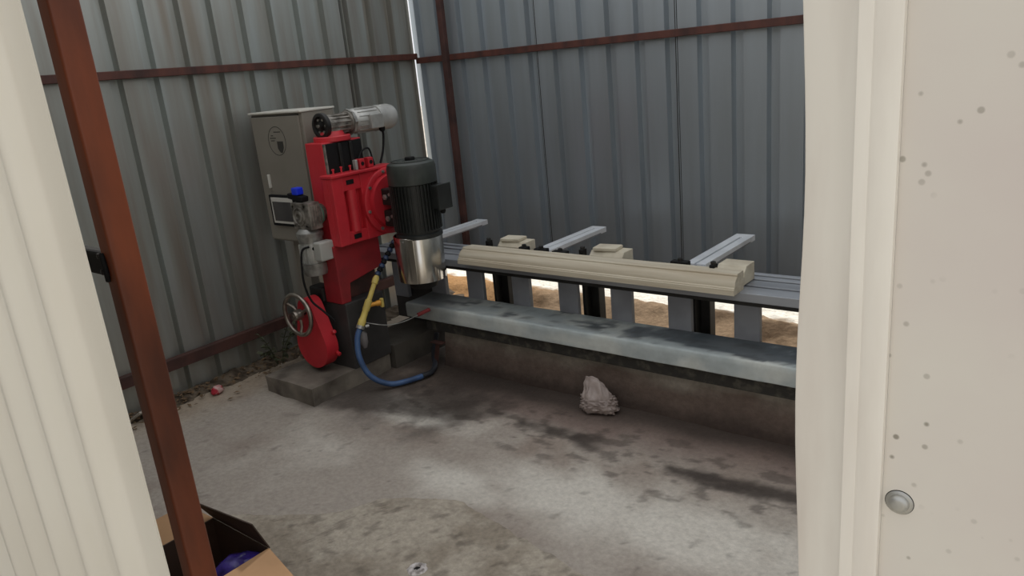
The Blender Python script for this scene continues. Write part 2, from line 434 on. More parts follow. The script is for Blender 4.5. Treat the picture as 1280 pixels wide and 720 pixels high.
# white panel with mildew specks
WP = bpy.data.materials.new('white_panel_with_specks'); WP.use_nodes = True
nt = WP.node_tree; N = nt.nodes; L = nt.links; b = N['Principled BSDF']
tc = N.new('ShaderNodeTexCoord')
n1 = N.new('ShaderNodeTexNoise'); n1.inputs['Scale'].default_value = 7; n1.inputs['Detail'].default_value = 4
n2 = N.new('ShaderNodeTexVoronoi'); n2.inputs['Scale'].default_value = 75; n2.inputs['Randomness'].default_value = 1
n3 = N.new('ShaderNodeTexNoise'); n3.inputs['Scale'].default_value = 9
for n in (n1, n2, n3): L.new(tc.outputs['Object'], n.inputs['Vector'])
r1 = N.new('ShaderNodeValToRGB'); r1.color_ramp.elements[0].position = .35; r1.color_ramp.elements[1].position = .7
r1.color_ramp.elements[0].color = (*lin((216, 211, 200)), 1); r1.color_ramp.elements[1].color = (*lin((210, 201, 193)), 1)
L.new(n1.outputs['Fac'], r1.inputs[0])
lt = N.new('ShaderNodeMapRange'); lt.inputs['From Min'].default_value = .10; lt.inputs['From Max'].default_value = .17; lt.inputs['To Min'].default_value = 1; lt.inputs['To Max'].default_value = 0
L.new(n2.outputs['Distance'], lt.inputs['Value'])
r3 = N.new('ShaderNodeMapRange'); r3.inputs['From Min'].default_value = .42; r3.inputs['From Max'].default_value = .6; r3.inputs['To Max'].default_value = .85
L.new(n3.outputs['Fac'], r3.inputs['Value'])
mu = N.new('ShaderNodeMath'); mu.operation = 'MULTIPLY'; L.new(lt.outputs[0], mu.inputs[0]); L.new(r3.outputs[0], mu.inputs[1])
mx = N.new('ShaderNodeMix'); mx.data_type = 'RGBA'; L.new(mu.outputs[0], mx.inputs['Factor']); L.new(r1.outputs[0], mx.inputs['A'])
mx.inputs['B'].default_value = (*lin((128, 122, 108)), 1)
L.new(mx.outputs['Result'], b.inputs['Base Color']); b.inputs['Roughness'].default_value = .5
TRIMW = mat('cream_white_trim', (232, 227, 216), .45, 0, col2=(216, 208, 197), scale=10, stretch=(3, 3, .5), lo=.42, hi=.75)

wr = empty('wall_front_panel', (.5, .5, 0)); tag(wr, kind='structure')
box('panel', WP, wr, -.101, 1.32, .48, .52, 0, 2.75, 0)
# folded edge trim, its free lip slightly wavy
bm = NB(); zs = [i*.0275 for i in range(101)]
rows = []
for z in zs:
    wv = .0022*math.sin(z*21+.4)*ss(0, 1, 1)+.0018*noise.noise(Vector((z*7, 0, 0)))
    pr = [(-.101, .4798), (-.1012, .4745), (-.1035, .4735), (-.115, .4735), (-.1165, .4741), (-.118, .4735), (-.1245, .4738), (-.127, .4760), (-.140, .4815), (-.150+wv*.6, .4840), (-.1585+wv, .4875), (-.1595+wv, .4895), (-.155+wv, .505), (-.101, .52)]
    rows.append([bm.verts.new((x, y, z)) for x, y in pr])
for A, B in zip(rows, rows[1:]):
    for i in range(len(A)-1): bm.faces.new((A[i], A[i+1], B[i+1], B[i]))
bmesh.ops.recalc_face_normals(bm, faces=bm.faces)
obj('edge_trim', bm, TRIMW, wr, smooth=True)
sx, sz = -.0905, 1.3535
s_ = rev('screw', ALU, wr, (sx, .4802, sz), (0, -1, 0), [(0, .0082), (.0008, .0084), (.0014, .0074), (.0016, .0062), (.0030, .0060), (.0044, .0050), (.0050, .0030), (.0051, 0)], 28)
s_['label'] = 'domed metal screw head'
rev('rubber_washer', BLACK, s_, (sx, .4806, sz), (0, -1, 0), [(0, .0088), (.0006, .0088), (.0007, .006)], 28)
adopt(wr)

# unseen wall added left of the approach to block sky and shade the ribs
nc = NB(); bx(nc, -3.6, -3.4, -7.0, .47, -.07, 2.9)
o = obj('wall_sky_blocker', nc, mat('grey_blocker_wall', (120, 112, 100), .7, 0, col2=(104, 96, 86), scale=2)); tag(o, kind='structure')

# ------------------------------------------------------------------ rusty gate post with its latch bracket
gp = empty('gate_post', (-1.435, .605, 0)); tag(gp, 'tall rust-brown square steel gate post beside the white ribbed sheet', 'post')
bm = NB()
def rrect(x0, x1, y0, y1, r, n=4):
    out = []
    for cx, cy, a in ((x1-r, y1-r, 0), (x0+r, y1-r, 90), (x0+r, y0+r, 180), (x1-r, y0+r, 270)):
        for i in range(n+1):
            t = math.radians(a+90*i/n); out.append((cx+r*math.cos(t), cy+r*math.sin(t)))
    return out
prism_bm(bm, rrect(-1.464, -1.420, .577, .631, .006), lambda x, y: (x, y, 0), lambda x, y: (x, y, 2.75))
obj('square_tube', bm, GATE_RUST, gp, smooth=True)
o = box('latch_bracket', BLACK, gp, -1.60, -1.4525, .585, .612, 1.336, 1.384, .006); o['label'] = 'black rubber latch bracket'
tube('strap', BLACK, o, [(-1.4535, .575, 1.385), (-1.448, .5725, 1.375), (-1.446, .5725, 1.352), (-1.452, .575, 1.334)], .005)
for z in (1.345, 1.376):
    rev('bolt', BLKM, o, (-1.49, .5855, z), (0, -1, 0), [(0, .006), (.004, .006), (.005, .004)], 6)
adopt(gp)

# ------------------------------------------------------------------ machine on its footing
sl = NB(); bx(sl, -3.685, -3.255, 2.155, 2.72, -.01, .088)
bmesh.ops.subdivide_edges(sl, edges=sl.edges, cuts=7, use_grid_fill=True)
for v in sl.verts:
    v.co += Vector((noise.noise(v.co*9), noise.noise(v.co*9+Vector((5, 0, 0))), noise.noise(v.co*7+Vector((0, 9, 0)))))*.008
o = obj('footing_block', sl, SLAB, smooth=True); tag(o, 'low rough cement block under the red belt cover', 'cement block')
sl = NB(); bx(sl, -3.52, -3.225, 2.735, 3.32, -.01, .135)
bmesh.ops.subdivide_edges(sl, edges=sl.edges, cuts=6, use_grid_fill=True)
for v in sl.verts: v.co += Vector((noise.noise(v.co*9), noise.noise(v.co*9+Vector((5, 0, 0))), noise.noise(v.co*7+Vector((0, 9, 0)))))*.006
o = obj('footing_block', sl, SLAB_D, smooth=True); tag(o, 'dark stained cement block behind the charcoal pedestal', 'cement block')

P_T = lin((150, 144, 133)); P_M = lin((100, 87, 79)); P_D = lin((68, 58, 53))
def plinth():
    bm = NB(); xs = [-2.99+i*.04 for i in range(84)]
    cl = bm.verts.layers.float_color.new('tone'); rows = []
    for x in xs:
        n = fbm(x*3, 1, 2); n2 = fbm(x*9, 4, 2)
        row = []
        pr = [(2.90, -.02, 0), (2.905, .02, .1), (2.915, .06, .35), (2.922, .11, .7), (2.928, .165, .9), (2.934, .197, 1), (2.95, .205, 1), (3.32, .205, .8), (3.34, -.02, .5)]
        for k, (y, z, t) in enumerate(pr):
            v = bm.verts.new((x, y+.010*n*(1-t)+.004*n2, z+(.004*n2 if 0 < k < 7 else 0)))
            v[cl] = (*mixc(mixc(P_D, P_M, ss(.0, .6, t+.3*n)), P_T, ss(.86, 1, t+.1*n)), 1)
            row.append(v)
        rows.append(row)
    for A, B in zip(rows, rows[1:]):
        for i in range(len(A)-1): bm.faces.new((A[i], B[i], B[i+1], A[i+1]))
    bm.faces.new(rows[0]); bm.faces.new(list(reversed(rows[-1])))
    bmesh.ops.recalc_face_normals(bm, faces=bm.faces)
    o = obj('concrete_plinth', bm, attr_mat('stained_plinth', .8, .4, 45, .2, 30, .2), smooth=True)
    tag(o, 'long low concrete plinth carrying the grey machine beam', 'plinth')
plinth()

mc = empty('stone_profiling_machine', (-3.37, 2.6, .088))
tag(mc, 'red stone edge profiling machine with black motor and long slotted table', 'machine')
# pedestal and column
box('pedestal', CHAR, mc, -3.52, -3.25, 2.46, 2.735, .088, .475, .006)
col = box('column', RED, mc, -3.43, -3.285, 2.50, 2.765, .62, 1.345, .005)
box('lower_frame', mat('dark_red_brown_frame', (92, 54, 48), .7, 0, col2=(58, 40, 36), scale=8), mc, -3.43, -3.32, 2.56, 2.76, .475, .62, .004)
box('slide_cover', BLACK, col, -3.286, -3.274, 2.515, 2.757, 1.12, 1.338, .002)
for y in (2.60, 2.675):
    box('guide_rod', BLKM, col, -3.276, -3.262, y-.010, y+.010, 1.12, 1.334, .004)
box('edge_strip', ALU_D, col, -3.288, -3.270, 2.503, 2.511, 1.12, 1.338, .001)
rev('top_cap', RED, col, (-3.355, 2.63, 1.345), (0, 0, 1), [(0, .10), (.022, .10), (.026, .095), (.026, .07), (.05, .06), (.052, 0)], 32)
# lower red body below the carriage
prism('lower_body', RED_D, mc, [(2.45, .80), (2.45, .475), (2.515, .475), (2.525, .578), (2.77, .618), (2.77, .80)],
      lambda y, z: (-3.40, y, z), lambda y, z: (-3.262, y, z), .004)
# carriage, a box with a pocket holding the lead-screw tube
car = empty('carriage', (0, 0, 0)); car.parent = mc
def cb(name, m, *a, bevel=.004): return box(name, m, car, *a, bevel=bevel)
cb('back_plate', RED, -3.285, -3.238, 2.462, 2.885, .80, 1.165)
cb('front_plate', RED, -3.240, -3.205, 2.462, 2.535, .80, 1.165)
cb('front_plate', RED, -3.240, -3.205, 2.655, 2.885, .80, 1.165)
cb('cross_bar', RED, -3.240, -3.209, 2.534, 2.656, 1.085, 1.165)
cb('cross_bar', RED, -3.240, -3.209, 2.534, 2.656, .80, .865)
cb('top_flange', RED, -3.292, -3.192, 2.456, 2.90, 1.165, 1.181)
cyl('lead_screw_tube', RED, car, (-3.225, 2.592, .862), (-3.225, 2.592, 1.088), .030)
box('slot', BLACK, car, -3.2095, -3.2065, 2.560, 2.610, 1.118, 1.142, 0)
box('slot', BLACK, car, -3.2095, -3.2065, 2.560, 2.610, .822, .848, 0)
box('slot', BLACK, car, -3.206, -3.2035, 2.735, 2.748, 1.125, 1.14, 0)
fl = rev('motor_flange', RED, mc, (-3.206, 2.83, .985), (1, 0, 0), [(0, .185), (.022, .185), (.026, .178), (.026, .158), (.022, .155), (.022, .150), (.05, .146), (.052, .1), (.052, 0)], 48)
for k in range(8):
    a = k*PI/4+.2
    rev('bolt', ALU_D, fl, (-3.182, 2.83+.168*math.cos(a), .985+.168*math.sin(a)), (1, 0, 0), [(0, .009), (.01, .009), (.011, .005)], 8)
# row of small clamps and bolts on the carriage top
for y, h in ((2.505, .03), (2.56, .038), (2.62, .034)):
    rev('adjuster_screw', RED, car, (-3.232, y, 1.181), (0, 0, 1), [(0, .005), (h*.7, .005), (h*.7+.001, .008), (h*.7+.008, .008), (h*.7+.009, .003)], 10)
box('terminal_lug', ALU_P, car, -3.25, -3.225, 2.655, 2.672, 1.181, 1.235, .003)
for y in (2.70, 2.76):
    q = box('cable_clamp', RED, car, -3.26, -3.22, y-.018, y+.018, 1.181, 1.236, .004)
    rev('bore', BLACK, q, (-3.2195, y, 1.21), (1, 0, 0), [(0, .011), (.0015, .011)], 14)
tube('cable', BLACK, car, [(-3.25, 2.70, 1.23), (-3.26, 2.74, 1.27), (-3.26, 2.79, 1.28), (-3.25, 2.80, 1.22), (-3.24, 2.80, 1.185)], .005)

# spindle motor: black finned body, cowl, terminal box, mirror-bright skirt below
sm = empty('spindle_motor', (0, 0, 0)); sm.parent = mc
MX, MY = -2.955, 2.80
rev('motor_body', MOTOR, sm, (MX, MY, .83), (0, 0, 1), [(0, .10), (.0, .116), (.02, .118), (.27, .118), (.27, .10)], 40)
fin = bmesh.new()
for k in range(40):
    a = 2*PI*k/40; ca, sa = math.cos(a), math.sin(a)
    vs = bx(fin, .114, .1305, -.0028, .0028, 0, .245)
    bmesh.ops.rotate(fin, verts=vs, cent=(0, 0, 0), matrix=Matrix.Rotation(a, 3, 'Z'))
    bmesh.ops.translate(fin, verts=vs, vec=(MX, MY, .845))
obj('cooling_fins', fin, MOTOR, sm)
rev('fan_cowl', MOTORTOP, sm, (MX, MY, 1.092), (0, 0, 1), [(0, .126), (.003, .131), (.088, .131), (.108, .124), (.118, .106), (.121, .082), (.121, 0)], 40)
box('lifting_knob', BLACK, sm, MX-.022, MX+.022, MY-.02, MY+.02, 1.212, 1.232, .006)
for r in (.04, .07, .10):
    tube('grille_ring', MOTORTOP, sm, [(MX+r*math.cos(2*PI*i/28), MY+r*math.sin(2*PI*i/28), 1.213) for i in range(28)], .003, 6, closed=True)
tb = box('terminal_box', MOTOR, sm, MX+.10, MX+.172, MY+.0, MY+.095, .955, 1.08, .008)
box('lid', MOTOR, tb, MX+.171, MX+.180, MY-.005, MY+.10, .95, 1.085, .004)
rev('cable_gland', BLACK, tb, (MX+.15, MY+.05, .955), (0, 0, -1), [(0, .016), (.02, .016), (.03, .010), (.03, 0)], 12)
rev('lower_flange', MOTOR, sm, (MX, MY, .805), (0, 0, 1), [(0, .128), (.018, .128), (.03, .110), (.03, 0)], 40)
for z in (.90, 1.02):
    q = box('mounting_block', BLKM, sm, -3.158, MX-.08, MY-.055, MY+.055, z-.045, z+.045, .006)
    rev('bolt', ALU, q, (-3.125, MY-.0555, z), (0, -1, 0), [(0, .016), (.008, .016), (.010, .010), (.010, 0)], 6)
    rev('bolt', ALU, q, (-3.09, MY-.0555, z+.015), (0, -1, 0), [(0, .009), (.006, .009), (.006, 0)], 6)
GX = -2.97
gd = rev('splash_skirt', CHROME, sm, (GX, MY, .563), (0, 0, 1), [(0, .128), (0, .1305), (.247, .1345), (.251, .132), (.251, .128), (.006, .126)], 64); gd['label'] = 'mirror-bright sheet metal skirt'
box('skirt_seam', CHROME, gd, GX+.05, GX+.078, MY-.1245, MY-.1175, .567, .81, .001, rot=((GX+.064, MY-.12, .68), 'Z', .5))
rev('rivet', ALU, gd, (GX+.02, MY-.1325, .795), (0, -1, 0), [(0, .005), (.003, .003), (.003, 0)], 10)
cyl('spindle', BLKM, sm, (GX, MY, .50), (GX, MY, .83), .03)
rev('cutter_wheel', BLKM, sm, (GX, MY, .515), (0, 0, 1), [(0, .07), (.03, .085), (.05, .07), (.05, 0)], 28)

# lift drive on top of the column: worm gearbox and silver motor lying along the wall
ld = empty('lift_motor', (0, 0, 0)); ld.parent = mc
LX, LZ = -3.355, 1.428
rev('end_disc', BLKM, ld, (LX, 2.585, LZ), (0, -1, 0), [(0, .068), (.022, .068), (.026, .062), (.026, .05), (.012, .046), (.012, .02), (.03, .018), (.03, 0)], 32)
rev('hub_bolt', ALU_D, ld, (LX, 2.558, LZ), (0, -1, 0), [(0, .010), (.01, .010), (.01, 0)], 6)
for k in range(6):
    a = k*PI/3; rev('disc_bolt', ALU_D, ld, (LX+.036*math.cos(a), 2.573, LZ+.036*math.sin(a)), (0, -1, 0), [(0, .007), (.006, .007), (.006, 0)], 6)
gb = rev('gearbox', ALU_D, ld, (LX, 2.585, LZ), (0, 1, 0), [(0, .055), (.03, .052), (.06, .047), (.15, .043), (.155, .06), (.17, .06)], 24)
for k in range(14):
    a = 2*PI*k/14
    box('rib', ALU_D, gb, LX-.0035, LX+.0035, 2.60, 2.735, LZ+.040, LZ+.054, .001, rot=((LX, 2.65, LZ), 'Y', a))
rev('output_hub', ALU_D, ld, (LX, 2.63, 1.395), (0, 0, 1), [(0, .055), (.008, .055), (.012, .042), (.03, .04)], 24)
for k in range(4):
    a = k*PI/2+.5; rev('hub_screw', ALU, ld, (LX+.046*math.cos(a), 2.63+.046*math.sin(a), 1.403), (0, 0, 1), [(0, .008), (.008, .008), (.009, 0)], 6)
rev('adapter_flange', ALU, ld, (LX, 2.75, LZ), (0, 1, 0), [(0, .058), (0, .072), (.014, .072), (.02, .062), (.03, .062)], 8)
mb = rev('motor_body', ALU_P, ld, (LX, 2.775, LZ), (0, 1, 0), [(0, .060), (.01, .066), (.16, .066), (.17, .064)], 28)
for k in range(16):
    a = 2*PI*k/16
    box('fin', ALU_P, mb, LX-.002, LX+.002, 2.79, 2.93, LZ+.064, LZ+.071, 0, rot=((LX, 2.85, LZ), 'Y', a))
rev('fan_cover', ALU_P, ld, (LX, 2.945, LZ), (0, 1, 0), [(0, .066), (.0, .072), (.10, .072), (.125, .064), (.135, .045), (.135, 0)], 32)
box('terminal_box', ALU_P, ld, LX+.03, LX+.085, 2.85, 2.94, LZ-.05, LZ+.03, .006)
rev('cable_gland', BLACK, ld, (LX+.055, 2.945, LZ-.05), (0, 0, -1), [(0, .018), (.015, .018), (.025, .010), (.025, 0)], 12)
tube('cable', BLACK, ld, [(LX+.055, 2.945, LZ-.07), (LX+.058, 2.945, 1.33), (LX+.06, 2.925, 1.25), (LX+.07, 2.885, 1.185)], .0065)

# feed drive on the near side of the column: gearbox with hanging motor
fd = empty('feed_motor', (0, 0, 0)); fd.parent = mc
gx0, gx1 = -3.478, -3.325; gcx = (gx0+gx1)/2; gcz = .975
gbx = box('gearbox', ALU_D, fd, gx0, gx1, 2.380, 2.455, .903, 1.047, .004)
rev('bearing_ring', ALU_D, gbx, (gcx-.012, 2.387, gcz), (0, -1, 0), [(0, .050), (.014, .050), (.016, .044), (.010, .041), (.010, .032), (.018, .030), (.018, .019), (.004, .017)], 28)
rev('bore', BLACK, gbx, (gcx-.012, 2.384, gcz), (0, -1, 0), [(0, .020), (.001, .020)], 20)
for dx in (-1, 1):
    for dz in (-1, 1):
        rev('bolt', ALU, gbx, (gcx-.012+dx*.05, 2.387, gcz+dz*.052), (0, -1, 0), [(0, .008), (.007, .008), (.007, 0)], 6)
for k in range(4):
    box('rib', ALU_D, gbx, gx1-.002, gx1+.006, 2.392+k*.016, 2.398+k*.016, .92, 1.03, .001)
rev('mounting_flange', ALU_D, fd, (gcx+.02, 2.455, gcz), (0, 1, 0), [(0, .055), (.0, .064), (.016, .064), (.02, .055), (.046, .05)], 28)
rev('gasket_ring', mat('teal_gasket', (84, 130, 112), .5, 0, var=.1), fd, (gcx+.02, 2.462, gcz), (0, 1, 0), [(0, .0655), (.006, .0655)], 28)
fx, fy = -3.405, 2.42
rev('bell_housing', ALU, fd, (fx, fy, .905), (0, 0, -1), [(0, .05), (.02, .072), (.035, .074), (.06, .066), (.075, .066)], 28)
fb = rev('motor_body', ALU_P, fd, (fx, fy, .83), (0, 0, -1), [(0, .060), (.01, .062), (.11, .062), (.12, .060)], 28)
for k in range(18):
    a = 2*PI*k/18
    box('fin', ALU_P, fb, fx+.060, fx+.071, fy-.002, fy+.002, .72, .82, 0, rot=((fx, fy, .8), 'Z', a))
rev('fan_cover', ALU, fd, (fx, fy, .715), (0, 0, -1), [(0, .062), (0, .072), (.05, .072), (.066, .066), (.070, .05), (.070, 0)], 32)
t2 = box('terminal_box', mat('light_grey_box', (172, 172, 166), .5, 0, var=.08), fd, -3.335, -3.275, 2.375, 2.470, .735, .838, .008)
rev('cable_gland', BLACK, t2, (-3.345, 2.40, .80), (-1, -.4, 0), [(0, .013), (.03, .013), (.03, 0)], 10)
tube('cable', BLACK, fd, [(-3.36, 2.37, .815), (-3.385, 2.34, .80), (-3.39, 2.325, .73), (-3.385, 2.315, .62), (-3.375, 2.335, .52), (-3.32, 2.36, .46), (-3.27, 2.39, .40)], .006)
lb_ = box('indicator_bracket', BLACK, fd, -3.52, -3.395, 2.395, 2.445, 1.055, 1.085, .006, rot=((-3.45, 2.42, 1.07), 'Y', .15))
box('bracket_stem', BLACK, fd, -3.455, -3.405, 2.40, 2.44, 1.035, 1.065, .004)
o = box('indicator_cap', BLUE, lb_, -3.474, -3.424, 2.395, 2.44, 1.085, 1.125, .006); o['label'] = 'bright blue indicator cap'
# black cables drooping behind the feed motor
for k in range(4):
    tube('cable', BLACK, fd, [(-3.42+.02*k, 2.46, .66), (-3.38+.02*k, 2.48, .60-.01*k), (-3.33+.01*k, 2.50, .55), (-3.35, 2.52, .49)], .008)
box('cable_tray', BLKM, fd, -3.52, -3.40, 2.43, 2.52, .475, .56, .01)

# belt cover with handwheel
bc = empty('belt_cover', (0, 0, 0)); bc.parent = mc
cA, rA, cB, rB = (-3.445, .246), .132, (-3.452, .458), .064
pts = []
dx, dz = cB[0]-cA[0], cB[1]-cA[1]; base = math.atan2(dz, dx); off = math.acos((rA-rB)/math.hypot(dx, dz))
n = 26
for i in range(n+1):
    a = base+off+(2*PI-2*off)*i/n; pts.append((cA[0]+rA*math.cos(a), cA[1]+rA*math.sin(a)))
for i in range(n//2+1):
    a = base-off+2*off*i/(n//2); pts.append((cB[0]+rB*math.cos(a), cB[1]+rB*math.sin(a)))
prism('cover_shell', RED, bc, pts, lambda x, z: (x, 2.335, z), lambda x, z: (x, 2.415, z), .012, smooth=True)
for a in (-.35, .55):
    rev('fixing_ear', RED, bc, (cA[0]+.13*math.cos(a), 2.405, cA[1]+.13*math.sin(a)), (math.cos(a), 0, math.sin(a)), [(0, .012), (.025, .012), (.028, .006)], 12)
cyl('cover_spacer', CHAR, bc, (-3.445, 2.415, .24), (-3.445, 2.462, .24), .05)
hw_c = Vector((-3.455, 2.287, .442)); hr = .115
hw = empty('handwheel', (0, 0, 0)); hw.parent = bc
HWM = mat('worn_chrome', (168, 160, 150), .28, .9, col2=(116, 106, 98), scale=16)
tube('rim', HWM, hw, [(hw_c.x+hr*math.cos(2*PI*i/48), hw_c.y, hw_c.z+hr*math.sin(2*PI*i/48)) for i in range(48)], .0125, 12, closed=True)
rev('hub', HWM, hw, hw_c+Vector((0, .02, 0)), (0, -1, 0), [(0, .030), (.035, .030), (.05, .024), (.05, .012), (.058, .012), (.058, 0)], 20)
for k in range(3):
    a = .5+k*2*PI/3
    tube('spoke', HWM, hw, [hw_c+Vector((.02*math.cos(a), .012, .02*math.sin(a))), hw_c+Vector((.065*math.cos(a), .016, .065*math.sin(a))), hw_c+Vector((hr*math.cos(a), 0, hr*math.sin(a)))], .009)
cyl('shaft', BLKM, bc, (hw_c.x, 2.29, hw_c.z), (hw_c.x, 2.345, hw_c.z), .014)

# water beam in front of the table
BEAM = attr_mat('slurry_coated_steel', .45, .15, 35, .12, 14, .4)
def beam():
    nx, prof = 240, []
    pr = [(2.885, .272), (2.881, .276), (2.880, .30), (2.880, .33), (2.881, .352), (2.886, .3585), (2.895, .361)]
    pr += [(2.895+.205*i/9, .361-.004*math.sin(PI*i/9)) for i in range(1, 10)]
    pr += [(3.105, .361), (3.105, .272)]
    cA_ = lin((170, 179, 180)); cB_ = lin((196, 201, 197)); cD = lin((74, 78, 82)); cDk = lin((58, 68, 80)); cBr = lin((112, 110, 102))
    vs = []; cs = []; fs = []; m = len(pr)
    for i in range(nx+1):
        x = -3.235+3.5*i/nx
        for k, (y, z) in enumerate(pr):
            s = sum(math.hypot(pr[j+1][0]-pr[j][0], pr[j+1][1]-pr[j][1]) for j in range(k))
            n1 = fbm(x*3, s*7, 3); n2 = fbm(x*9, s*22, 5)
            top = k >= 6
            c = mixc(cA_, cB_, ss(-.3, .4, n1+.3*n2))
            if top:
                t = ss(.0, .3, n1*.8+.3*n2+ .9*ss(-1.9, -1.35, x)*ss(2.90, 2.95, y)-.25); c = mixc(c, cDk, t*.8)
                c = mixc(c, cD, ss(.2, .45, n2+.2*n1)*.55)
                c = mixc(c, cD, ss(-2.75, -3.1, x+.1*n1)*.6)
            else:
                c = mixc(c, cBr, ss(-2.7, -3.15, x+.15*n1)*.55)
            vs.append((x, y+.0015*n1, z+.0015*n1)); cs.extend((*c, 1))
    for i in range(nx):
        for k in range(m):
            fs.append((i*m+k, (i+1)*m+k, (i+1)*m+(k+1) % m, i*m+(k+1) % m))
    fs.append(tuple(range(m))); fs.append(tuple(reversed(range(nx*m, nx*m+m))))
    me = bpy.data.meshes.new('water_beam'); me.from_pydata(vs, [], fs)
    ca = me.color_attributes.new('tone', 'FLOAT_COLOR', 'POINT'); ca.data.foreach_set('color', cs)
    me.materials.append(BEAM)
    for p in me.polygons: p.use_smooth = True
    b2 = bmesh.new(); b2.from_mesh(me); bmesh.ops.recalc_face_normals(b2, faces=b2.faces); b2.to_mesh(me); b2.free()
    o = bpy.data.objects.new('water_beam', me); C.objects.link(o); o.parent = mc
    md = o.modifiers.new('edge', 'EDGE_SPLIT'); md.split_angle = .7
    o['label'] = 'long grey slurry-coated steel trough beam'
    return o
bo = beam()
KEEL = mat('dark_channel', (44, 42, 38), .8, 0, col2=(84, 80, 70), scale=26, bump=.5, bscale=40, lo=.5, hi=.75)  # near-black colour broken by paler blotches
box('lower_channel', KEEL, mc, -3.1, .24, 2.90, 3.06, .2075, .2735, .003)
for x in (-1.98, -.9, .1): box('channel_joint', KEEL, mc, x-.004, x+.004, 2.896, 2.90, .2095, .272, .001)

# slotted table and its supports
tbx0, tbx1 = -3.64, .22
tab = empty('slotted_table', (0, 0, 0)); tab.parent = mc
for y0, y1, z1 in ((2.962, 3.055, .630), (3.075, 3.155, .630), (3.171, 3.212, .632), (3.228, 3.262, .634)):
    box('table_bar', TBL, tab, tbx0, tbx1, y0, y1, .590, z1, .003)
box('table_bed', BLKM, tab, tbx0, tbx1, 2.966, 3.258, .572, .592, .003)
box('dark_fill_panel', CHAR, mc, -3.60, -3.24, 3.135, 3.255, .146, .5715, .004)  # charcoal panel added to darken the space under the table end
# rows of uprights: flat grey plates and recessed black legs
for x0 in (-3.562, -3.225, -2.926, -2.588, -2.272, -1.950, -1.632, -1.303, -.985, -.665, -.345, -.03):
    box('support_plate', PLATE, mc, x0, x0+.120, 3.100, 3.128, .30, .574, .003)
for x0 in (-3.40, -2.805, -2.188, -1.568, -.95, -.33):
    q = box('leg', BLKM, mc, x0, x0+.105, 3.20, 3.26, .207, .574, .003)
    box('web', BLKM, q, x0+.045, x0+.06, 3.14, 3.20, .208, .574, .002)
# extension arms reaching back to the wall
for x0, x1, y1 in ((-3.455, -3.36, 3.83), (-2.525, -2.425, 3.85), (-1.615, -1.512, 3.89)):
    ar = empty('extension_arm', (0, 0, 0)); ar.parent = mc
    q = (x1-x0)
    box('arm_bar', ARM, ar, x0, x0+q*.44, 3.264, y1-.0555, .624, .648, .002)
    box('arm_bar', ARM, ar, x1-q*.44, x1, 3.264, y1-.0555, .624, .648, .002)
    box('arm_web', PLATE, ar, x0+.004, x1-.004, 3.262, y1-.01, .616, .634, .002)
    box('end_plate', ARM, ar, x0, x1, y1-.055, y1+.004, .617, .6482, .002)
adopt(mc)

# black hold-down clamps on the table
def clamp(x, y, h, wd, label):
    r = empty('hold_down_clamp', (x, y, .63)); tag(r, label, 'clamp', 'black hold-down clamps on the slotted table')
    box('clamp_block', BLACK, r, x-wd/2, x+wd/2, y-.02, y+.02, .6308, .63+h, .004)
    rev('bolt_head', BLKM, r, (x, y, .63+h), (0, 0, 1), [(0, .012), (.012, .012), (.014, .007), (.014, 0)], 6)
    adopt(r)

# ------------------------------------------------------------------ stones on the table
prof = [(0, 0), (0, .024), (.004, .026), (.004, .030), (.010, .034), (.012, .046), (.018, .058), (.028, .068), (.040, .074), (.040, .080), (.046, .086), (.105, .086), (.105, .0)]
bm = NB(); xs = [-2.785+(1.565)*i/60 for i in range(61)]; rows = []
for x in xs:
    rows.append([bm.verts.new((x+(-.002+.014*(y-.03)/.06 if x < -2.78 else 0)+.0, 2.905+y+.0008*noise.noise(Vector((x*8, y*30, z*30))), .6305+z)) for y, z in prof])
for A, B in zip(rows, rows[1:]):
    for i in range(len(prof)): bm.faces.new((A[i], B[i], B[(i+1) % len(prof)], A[(i+1) % len(prof)]))
bm.faces.new(rows[0]); bm.faces.new(list(reversed(rows[-1]))); bmesh.ops.recalc_face_normals(bm, faces=bm.faces)
o = obj('stone_moulding', bm, STONE, smooth=True); tag(o, 'long cream stone moulding with profiled edge lying along the table front', 'stone moulding')
def offcut(x0, x1, y0, y1, z1, label, tile):
    r = empty('stone_offcut', ((x0+x1)/2, (y0+y1)/2, .633)); tag(r, label, 'stone block', 'stone offcuts on the table')
    h = z1-.634; d = y1-y0
    pr = [(0, 0), (0, h*.45), (d*.10, h*.5), (d*.12, h*.72), (d*.25, h*.9), (d*.3, h), (d, h), (d, 0)]
    prism('block', STONE2, r, pr, lambda y, z: (x0, y0+y, .634+z), lambda y, z: (x1, y0+y, .634+z), .003)
    if tile:
        a = (x1-x0)
        box('packing_tile', STONE2, r, x0+a*.08, x0+a*.75, y0+d*.22, y1-.01, z1+.0005, z1+.017, .003, rot=((x0+a/2, (y0+y1)/2, z1), 'Z', .12))
    adopt(r)
offcut(-2.655, -2.475, 3.075, 3.20, .722, 'small cream stone offcut nearest to the black motor', True)
offcut(-2.055, -1.865, 3.075, 3.20, .716, 'small cream stone offcut between the middle and right arms', True)
offcut(-1.362, -1.232, 3.035, 3.165, .716, 'small cream stone offcut at the right end of the moulding', False)
clamp(-2.675, 3.045, .108, .022, 'narrow black clamp bolt beside the offcut nearest the black motor')
clamp(-2.062, 3.045, .106, .024, 'narrow black clamp bolt beside the offcut right of the middle arm')
clamp(-1.357, 3.012, .100, .024, 'narrow black clamp bolt beside the offcut at the moulding end')
clamp(-2.44, 3.055, .088, .05, 'black clamp block at the left foot of the middle arm')
clamp(-2.325, 3.052, .088, .075, 'wide black clamp block at the right foot of the middle arm')
clamp(-2.205, 3.052, .084, .085, 'wide black clamp block between middle arm and stone offcut')
clamp(-1.535, 3.052, .090, .085, 'wide black clamp block beside the right arm')

